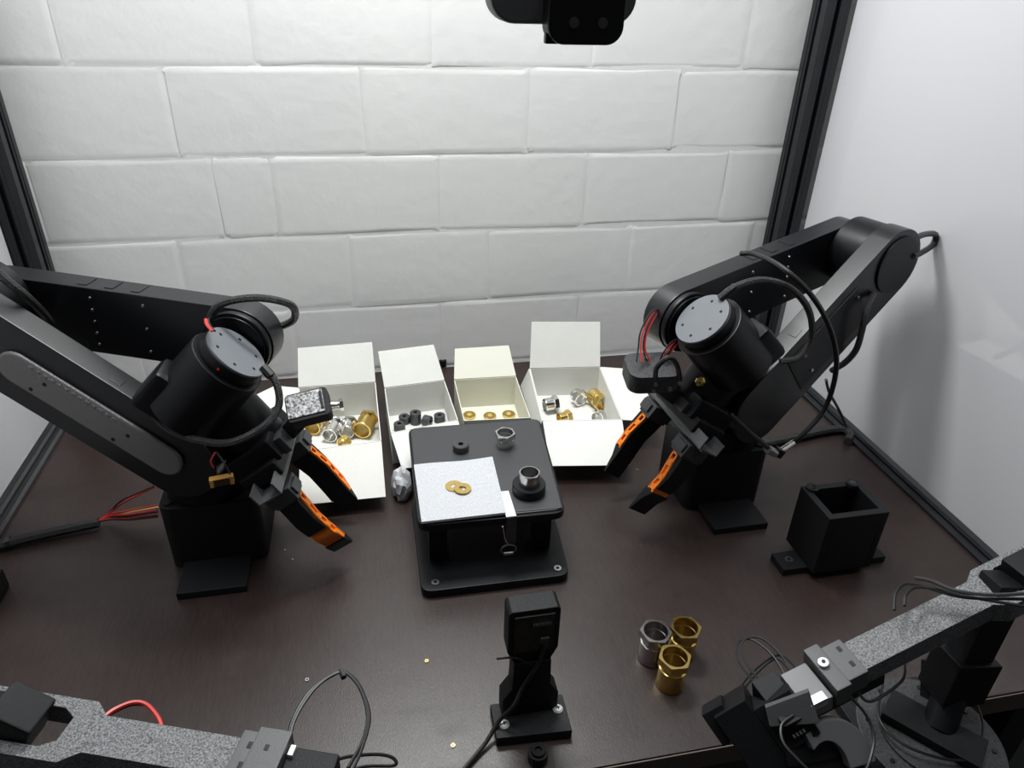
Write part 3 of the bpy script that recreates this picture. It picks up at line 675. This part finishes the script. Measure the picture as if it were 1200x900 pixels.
# ================================================================= CABLES ON THE BENCH
t = thing('cable_bundle', tuple(at_z(60, 628, .0)), 'black sleeved cable bundle fanning into red and yellow wires behind the left riser', 'cable')
wire('sleeve', [at_z(-40, 650, .008), at_z(10, 636, .008), at_z(60, 624, .008), at_z(116, 612, .010)], .0068, SLV, t)
wire('cable_tie', [at_z(8, 636, .008), at_z(13, 635, .008)], .0078, CAB, t)
for dy, dx, hgt, mm in ((0, -8, .055, REDW), (-4, -16, .060, CAB), (2, -4, .030, REDW), (4, 0, .022, YELW), (6, 0, .02, BLUW), (9, 0, .014, CAB), (12, 0, .010, REDW), (14, 0, .008, CAB), (7, -2, .03, REDW)):
    p1 = at_z(140 + dy, 602 - (hgt*250) + dy*.3, .012 + hgt*.3)
    y_ = 570 + hgt*0 if hgt > .05 else 590 + dy*1.1
    wire('wire', [at_z(113, 612, .010), at_z(130, 606 - hgt*110 + dy*.25, .012 + hgt*.15), at_z(152 + dx*.5, (612+y_)/2 - 4 + dy*.3, .012 + hgt*.6), at_z(185 + dx*.3, y_, .012 + hgt)], .0013, mm, t, n=6)
t = thing('cable_hose', tuple(at_z(950, 505, .0)), 'thick black sleeved hose curving on the bench behind the right riser', 'cable')
wire('sleeve', [at_z(893, 520, .007), at_z(925, 514, .007), at_z(960, 506, .007), at_z(985, 503, .007), at_z(996, 508, .007), at_z(994, 517, .007)], .0064, SLV, t)
wire('thin_cable', [RP(968, 445, .0), RP(972, 460, -.01), at_z(983, 480, .04), at_z(992, 500, .015)], .0022, CAB, t)

# ================================================================= CAMERA STAND
t = thing('camera_stand', (.121, .427, 0), 'black camera on a waisted stand screwed to the bench front', 'camera stand', D(-1))
m = MB(); m.prism([(.085, .4085), (.1565, .4040), (.1570, .4440), (.0850, .4450)], 0, .012, bev=.0008); m.build('base_plate', BLKM, t)
for x, y, zz in ((.0945, .421, .012), (.1485, .428, .012)):
    m = MB(); m.lathe([(.0005, 0), (.0050, 0), (.0050, .0012), (.0034, .0028), (.0005, .0033)], Matrix.Translation((x, y, zz)), 22); k = m.build('pan_screw', SCRW, t, 'bright cross-head screw')
    for ang in (0, 90):
        m = MB(); m.box((0, 0, .0030), (.0042, .0009, .0012), M=Matrix.Translation((x, y, zz)) @ Matrix.Rotation(D(ang+12), 4, 'Z'), bev=0); m.build('cross_slot', BLK, k)
SF = frame((.121, .435, 0), (1, 0, 0), (0, 0, 1), (0, -1, 0))
m = MB(); m.prism([(-.027, .012), (-.027, .036), (-.0185, .050), (-.0175, .084), (.0175, .084), (.0185, .050), (.027, .036), (.027, .012)], -.012, .006, SF, bev=.0008); m.build('column', BLKM, t)
for x in (-.024, .024):
    m = MB(); m.prism([(-.020, .012), (.004, .012), (-.008, .034), (-.014, .034)], -.0014, .0014, frame((.121+x, .435, 0), (0, -1, 0), (0, 0, 1), (1, 0, 0))); m.build('rib', BLKM, t)
m = MB(); m.prism([(-.0175, .084), (-.0235, .098), (-.0235, .146), (-.0205, .149), (.0205, .149), (.0235, .146), (.0235, .098), (.0175, .084)], -.016, .004, SF, bev=.001); hd = m.build('camera_head', BLKM, t)
m = MB(); m.box((0, .121, .0045), (.036, .044, .002), M=SF, bev=.0003); bd = m.build('circuit_board', mat('stand_board', (.012, .012, .011), .4, var=(200, (.035, .030, .015))), hd)
for k in range(8):
    m = MB(); m.box((.001 + k*.0021 - .002, .1325, .0062), (.0011, .0028, .0014), M=SF, bev=0); m.build('pin', SCR, hd)
m = MB(); m.box((.0095, .112, .0062), (.008, .007, .003), M=SF, bev=.0004); m.build('connector', GREYD, hd)
wire('cable_tie', [at_y(582, 772, .432), at_y(604, 771, .4285), (.121, .4282, .080)], .0010, CAB, t, n=6)
wire('camera_cable', [(.131, .4280, .108), (.126, .4275, .085), (.112, .4265, .055), (.103, .420, .040), at_z(585, 845, .018), at_z(568, 872, .006), at_z(545, 900, .004), at_z(522, 930, .004)], .0021, CAB, t)
p = at_z(630, 890, .0)
t = thing('knurled_knob', tuple(p), 'small black knurled knob on the bench in front of the camera stand', 'knob')
m = MB(); 
m.prism([(p.x + (.0088 + (.0005 if k % 2 else 0))*math.cos(2*PI*k/40), p.y + (.0088 + (.0005 if k % 2 else 0))*math.sin(2*PI*k/40)) for k in range(40)], 0, .012, bev=0); m.build('knob_body', BLK, t)
m = MB(); m.lathe([(.0030, .012), (.0070, .012), (.0066, .0150), (.0032, .0150)], Matrix.Translation((p.x, p.y, 0)), 24, True); m.build('knob_rim', BLK2, t)
p = at_z(519, 429, 0)
ring(Matrix.Translation((p.x, p.y, 0)), .0065, .002, .014, BLK, 'small black standoff standing at the bench back between the second and third box', 'standoff', 'standoff')
# loose bits
for px, py, mm, lab in ((747, 551, SCR, 'tiny steel nut on the bench in front of the right-hand box flap'), (360, 797, SCR, 'tiny steel nut on the bench above the black cable loop'),
                        (500, 775, BRASS, 'tiny brass nut on the bench left of the camera stand'), (531, 874, BRASS, 'tiny brass nut at the bench front left of the camera stand'),
                        (334, 645, SCR, 'tiny bright chip beside the left gripper'), (343, 656, SCR, 'tiny bright chip nearer the front beside the left gripper')):
    p = at_z(px, py, 0); r_ = .0022 if 'nut' in lab else .0012
    m = MB(); m.lathe([(r_*.5, 0), (r_, 0), (r_, .0012), (r_*.5, .0012)], Matrix.Translation(p), 6, True); m.build('loose_nut' if 'nut' in lab else 'metal_chip', mm, None, lab, 'nut' if 'nut' in lab else 'chip')

# ================================================================= OVERHEAD CAMERA
t = thing('overhead_camera', (.16, .50, .60), 'dark grey depth camera in a black case hanging above the bench', 'camera')
c1 = at_y(658, -8, .52)
OF = frame((c1.x, .52, c1.z), (1, 0, 0), (0, 0, 1), (0, -1, 0))
m = MB(); m.prism(rrect(.098, .036, .016, 8), -.014, .010, OF, bev=.002); m.build('camera_body', mat('camera_grey', (.10, .10, .105), .45), t)
c2 = at_y(683, 6, .505)
OG = frame((c2.x, .505, c2.z), (1, 0, 0), (0, 0, 1), (0, -1, 0))
m = MB(); m.prism(rrect(.0505, .045, .011, 8), -.006, .012, OG, bev=.0015); m.box((-.0205, -.0195, .003), (.009, .006, .006), M=OG, bev=.0006); cs_ = m.build('mount_case', BLK, t)
for x in (-.0085, .0105):
    m = MB(); m.cyl((x, -.0095, .012), (x, -.0095, .0127), .0032, n=20, M=OG); m.build('screw', GREYD, cs_)
m = MB(); m.box((c2.x, .515, (c2.z+1.30)/2+.008), (.02, .02, 1.30-c2.z-.016), bev=.001); m.build('drop_rod', PROF, t)

# ================================================================= LEADER ARMS (front corners)
def servo(m, M, d=(.034, .020, .026)): m.box((0, 0, 0), d, M=M, bev=.001)
# ---- right
EL = at_z(1178, 680, .195); WR = at_z(985, 777, .150)
t = thing('leader_arm', (.455, .32, 0), 'speckled grey leader arm on a round turntable at the front right corner', 'leader arm')
tc_ = at_z(1090, 862, .045)
m = MB(); m.cyl((tc_.x, tc_.y, .030), (tc_.x, tc_.y, .045), .062, n=64, bev=.0015); tt = m.build('turntable', SPECKD, t)
m = MB(); m.cyl((tc_.x, tc_.y, .012), (tc_.x, tc_.y, .0298), .056, n=64, bev=.001); m.build('turntable_base', SPECKD, t)
m = MB(); m.cyl((tc_.x, tc_.y, .045), (tc_.x, tc_.y, .0475), .043, n=48, bev=.0006); m.build('turntable_ring', SPECKD, t)
for k in range(8):
    a = k*PI/4 + .3; m = MB(); m.cyl((tc_.x+.052*math.cos(a), tc_.y+.052*math.sin(a), .045), (tc_.x+.052*math.cos(a), tc_.y+.052*math.sin(a), .0463), .0022, n=12); m.build('screw', BLK2, tt)
m = MB(); m.box((tc_.x+.01, .3335, -.012), (.10, .072, .047), bev=.003); m.build('clamp_block', BLK, t)
m = MB(); m.box((tc_.x+.01, .375, .0062), (.10, .05, .0118), bev=.001); m.build('clamp_lip', BLK, t)
fr = along((tc_.x-.015, tc_.y+.02, .053), (tc_.x+.025, tc_.y-.03, .053))
m = MB(); m.box((.025, 0, 0), (.080, .034, .009), M=fr, bev=.001); m.build('pivot_plate', BLKM, t)
PV = at_z(1118, 800, .082)
fr = along(PV, EL, (0, -1, .3)); Lk = (EL-PV).length
m = MB(); m.box((Lk*.5, 0, 0), (Lk+.004, .030, .024), M=fr, bev=.0015); m.build('upper_link', BLKM, t)
m = MB(); m.box((.012, 0, 0), (.046, .044, .034), M=fr, bev=.002); m.box((-.002, 0, -.006), (.034, .036, .028), M=fr @ Matrix.Rotation(D(25), 4, 'Y'), bev=.001); m.build('pivot_servo', BLK, t)
m = MB(); m.cyl(tuple(PV), (tc_.x+.008, tc_.y+.002, .050), .014, n=24); m.build('pivot_post', BLK, t)
fr = along(EL, WR, (0, 0, 1)); Lk = (WR-EL).length      # beam: x from elbow to wrist
bw = .0135
yoke = [(-.045, -.021), (-.010, -.021), (.014, -.021), (.026, -bw), (Lk-.012, -bw), (Lk-.012, bw), (.026, bw), (.014, .021), (-.045, .021), (-.045, .0135), (-.002, .0135), (.006, .006), (.006, -.006), (-.002, -.0135), (-.045, -.0135)]
m = MB(); m.prism(yoke, -.022, 0, fr, bev=.0006); m.build('forearm_beam', SPECK, t)
m = MB(); m.box((-.024, 0, -.006), (.034, .025, .034), M=fr, bev=.002); m.build('elbow_servo', BLKM, t)
m = MB(); m.box((Lk+.000, 0, -.008), (.026, .034, .022), M=fr, bev=.0015); m.box((Lk+.013, 0, -.006), (.014, .042, .022), M=fr, bev=.0015); wb = m.build('wrist_bracket', GREY, t, 'plain grey bracket with slots')
for x, y in ((Lk-.006, -.009), (Lk-.006, .006)):
    m = MB(); m.box((x, y, .0031), (.0034, .0050, .0006), M=fr, bev=.0002); m.build('slot', BLK, wb)
m = MB(); m.lathe([(.001, 0), (.0042, 0), (.0042, .003), (.0015, .0035)], fr @ Matrix.Translation((Lk+.014, -.003, .005)), 20); sc_ = m.build('screw', SCRW, wb)
m = MB(); m.cyl((Lk+.014, -.003, .0084), (Lk+.014, -.003, .0090), .0016, n=8, M=fr); m.build('screw_socket', BLK, wb)
m = MB(); m.box((Lk+.034, .002, -.012), (.024, .034, .018), M=fr, bev=.001); m.build('wrist_servo', mat('servo_grey', (.16, .16, .165), .45), t, 'pale grey servo')
m = MB(); m.box((Lk+.036, .017, -.002), (.016, .008, .009), M=fr, bev=.001); m.build('servo_label', SCR, t)
m = MB(); m.box((Lk+.010, 0, -.030), (.090, .024, .020), M=fr, bev=.002); m.box((Lk+.058, .0, -.020), (.022, .044, .030), M=fr, bev=.001); m.build('wrist_frame', BLKM, t)
HP = at_z(925, 835, .115); HF = along(HP, at_z(868, 868, .085), (0.2, -.6, .8))
m = MB(); m.box((.004, 0, 0), (.034, .040, .026), M=HF, bev=.0012); m.build('handle_servo', BLKM, t)
m = MB(); m.box((.036, .000, -.004), (.030, .060, .034), M=HF, bev=.001); m.build('handle_block', BLKM, t)
m = MB(); m.prism([(-.026, -.014), (.010, -.020), (.016, -.006), (-.018, .010)], .0135, .020, HF, bev=.0006); m.build('handle_plate', GREY, t, 'plain grey plate')
for k in range(4):
    m = MB(); m.box((-.004+k*.003, .010, .0150), (.0016, .003, .004), M=HF, bev=0); m.build('pin', SCR, t)
TG = at_z(972, 868, .105)
tf = frame(TG, (1, 0, 0), (0, .6, .8), (0, -.8, .6))
arc = [(.036*math.cos(a)-.000, .044*math.sin(a)-.026) for a in [D(8+10*k) for k in range(13)]] + [(.018*math.cos(a)-.006, .028*math.sin(a)-.026) for a in [D(128-10*k) for k in range(13)]]
m = MB(); m.prism(arc, -.005, .005, tf, bev=.0015); m.build('trigger', mat('pale_grey_plastic', (.16, .16, .165), .5), t, 'pale grey curved trigger')
m = MB(); m.box((-.012, -.008, -.010), (.050, .016, .014), M=tf, bev=.0015); m.box((.000, -.030, -.012), (.060, .030, .012), M=tf, bev=.0015); m.build('trigger_guard', BLKM, t)
m = MB(); m.box((.05, -.020, -.002), (.02, .03, .02), M=HF, bev=.0015); m.build('handle_end', BLKM, t)
def Zs(l, z0, z1): return [at_z(x, y, z0 + (z1-z0)*k/(len(l)-1)) for k, (x, y) in enumerate(l)]
wire('servo_cable', Zs([(912, 822), (885, 800), (864, 772), (866, 752), (882, 750), (905, 768), (922, 795), (940, 820)], .12, .12), .0010, CAB, t, n=6)
wire('servo_cable', Zs([(915, 820), (890, 797), (870, 768), (872, 750), (892, 748), (915, 768), (930, 795), (944, 815)], .122, .12), .0010, CAB, t, n=6)
wire('servo_cable', Zs([(858, 838), (866, 808), (888, 782), (912, 768), (930, 780), (938, 800)], .10, .13), .0010, CAB, t, n=6)
wire('servo_cable', Zs([(861, 838), (872, 808), (892, 784), (910, 772), (924, 784), (932, 802)], .10, .13), .0010, CAB, t, n=6)
wire('servo_cable', Zs([(930, 838), (916, 850), (918, 870), (935, 890), (950, 905)], .13, .12), .0012, CAB, t, n=6)
wire('servo_cable', Zs([(995, 815), (1015, 838), (1024, 865), (1018, 895), (1008, 915)], .13, .10), .0012, CAB, t, n=6)
wire('servo_cable', Zs([(1048, 715), (1050, 695), (1062, 684), (1085, 688), (1130, 700), (1200, 702)], .185, .20), .0013, CAB, t, n=6)
wire('servo_cable', Zs([(1060, 710), (1062, 697), (1075, 688), (1105, 692), (1150, 702), (1210, 712)], .19, .20), .0013, CAB, t, n=6)
wire('servo_cable', Zs([(1072, 677), (1092, 681), (1120, 692), (1160, 697), (1210, 695)], .20, .205), .0015, GREYD, t, n=6)
wire('servo_cable', Zs([(1060, 772), (1060, 792), (1048, 806), (1020, 822), (1005, 812)], .12, .13), .0012, CAB, t, n=6)
wire('servo_cable', Zs([(1035, 800), (1030, 840), (1055, 870), (1100, 888), (1140, 892)], .055, .055), .0012, CAB, t, n=6)
wire('servo_cable', Zs([(1145, 825), (1152, 850), (1148, 875), (1138, 892)], .055, .055), .0011, CAB, t, n=6)
# ---- left
EL = at_z(30, 846, .155); WR = at_z(282, 888, .150)
t = thing('leader_arm', (-.25, .31, -.05), 'speckled grey leader arm beam at the front left corner', 'leader arm')
fr = along(EL, WR, (0, 0, 1)); Lk = (WR-EL).length; bw = .0145
yoke = [(-.045, -.024), (.040, -.024), (.052, -bw), (Lk-.002, -bw), (Lk-.002, bw), (.052, bw), (.040, .024), (-.045, .024), (-.045, .0150), (.020, .0150), (.030, .009), (.030, -.009), (.020, -.0150), (-.045, -.0150)]
m = MB(); m.prism(yoke, -.020, 0, fr, bev=.0006); m.build('forearm_beam', SPECK, t)
m = MB(); m.box((-.006, 0, -.002), (.032, .0285, .040), M=fr @ Matrix.Rotation(D(28), 4, 'Y'), bev=.002); m.box((-.034, 0, -.006), (.034, .0285, .034), M=fr, bev=.002); m.build('elbow_servo', BLKM, t)
m = MB(); m.box((Lk+.002, 0, -.006), (.014, .036, .022), M=fr, bev=.0012); m.box((Lk+.018, 0, -.004), (.024, .042, .022), M=fr, bev=.0012); wb = m.build('wrist_bracket', GREY, t, 'plain grey bracket with slots')
for x, y in ((Lk+.004, .007), (Lk+.004, -.008)):
    m = MB(); m.box((x, y, .0051), (.003, .0050, .0006), M=fr, bev=.0002); m.build('slot', BLK, wb)
m = MB(); m.box((Lk+.017, .006, .0071), (.003, .0045, .0006), M=fr, bev=.0002); m.build('slot', BLK, wb)
m = MB(); m.box((Lk+.048, -.002, -.012), (.036, .034, .022), M=fr, bev=.0015); m.build('wrist_servo', BLKM, t)
m = MB(); m.box((Lk+.033, .010, .0005), (.004, .008, .004), M=fr, bev=.0005); m.build('servo_connector', SCRW, t)
bx, by = EL.x-.005, EL.y-.085
m = MB(); lf = along((bx, by, -.01), EL + Vector((-.012, -.008, -.03)), (0, -1, 0)); Ll = (EL + Vector((-.012, -.008, -.03)) - Vector((bx, by, -.01))).length
m.box((Ll/2, 0, 0), (Ll, .030, .024), M=lf, bev=.0015); m.build('upper_link', BLKM, t)
m = MB(); m.cyl((bx, by, -.045), (bx, by, -.01), .055, n=48, bev=.001); m.build('turntable', SPECKD, t)
m = MB(); m.box((bx, (by+.369)/2, -.036), (.08, .369-by, .018), bev=.001); m.build('clamp_block', BLK, t)
wire('servo_cable', Zs([(336, 878), (343, 845), (362, 812), (388, 792), (405, 788), (422, 806), (431, 838), (425, 868), (408, 900)], .14, .14), .0016, CAB, t, n=6)
wire('servo_cable', Zs([(336, 880), (346, 842), (368, 808), (392, 790), (408, 790), (425, 812), (433, 842), (424, 878), (412, 905)], .141, .14), .0013, CAB, t, n=6)
wire('servo_cable', Zs([(380, 900), (402, 888), (440, 884), (460, 888), (462, 897), (430, 898), (400, 905)], .12, .10), .0013, CAB, t, n=6)
wire('cable_tie', [at_z(399, 786, .14), at_z(403, 794, .14)], .0026, CAB, t, n=6)
wire('power_wire', Zs([(118, 843), (135, 831), (156, 823), (172, 826), (186, 842), (191, 858)], .14, .13), .0018, REDW, t, 'red power wire', n=6)
wire('power_wire', Zs([(121, 842), (138, 832), (157, 825), (176, 828), (190, 843), (196, 858)], .138, .128), .0014, CAB, t, n=6)
bpy.context.view_layer.update()
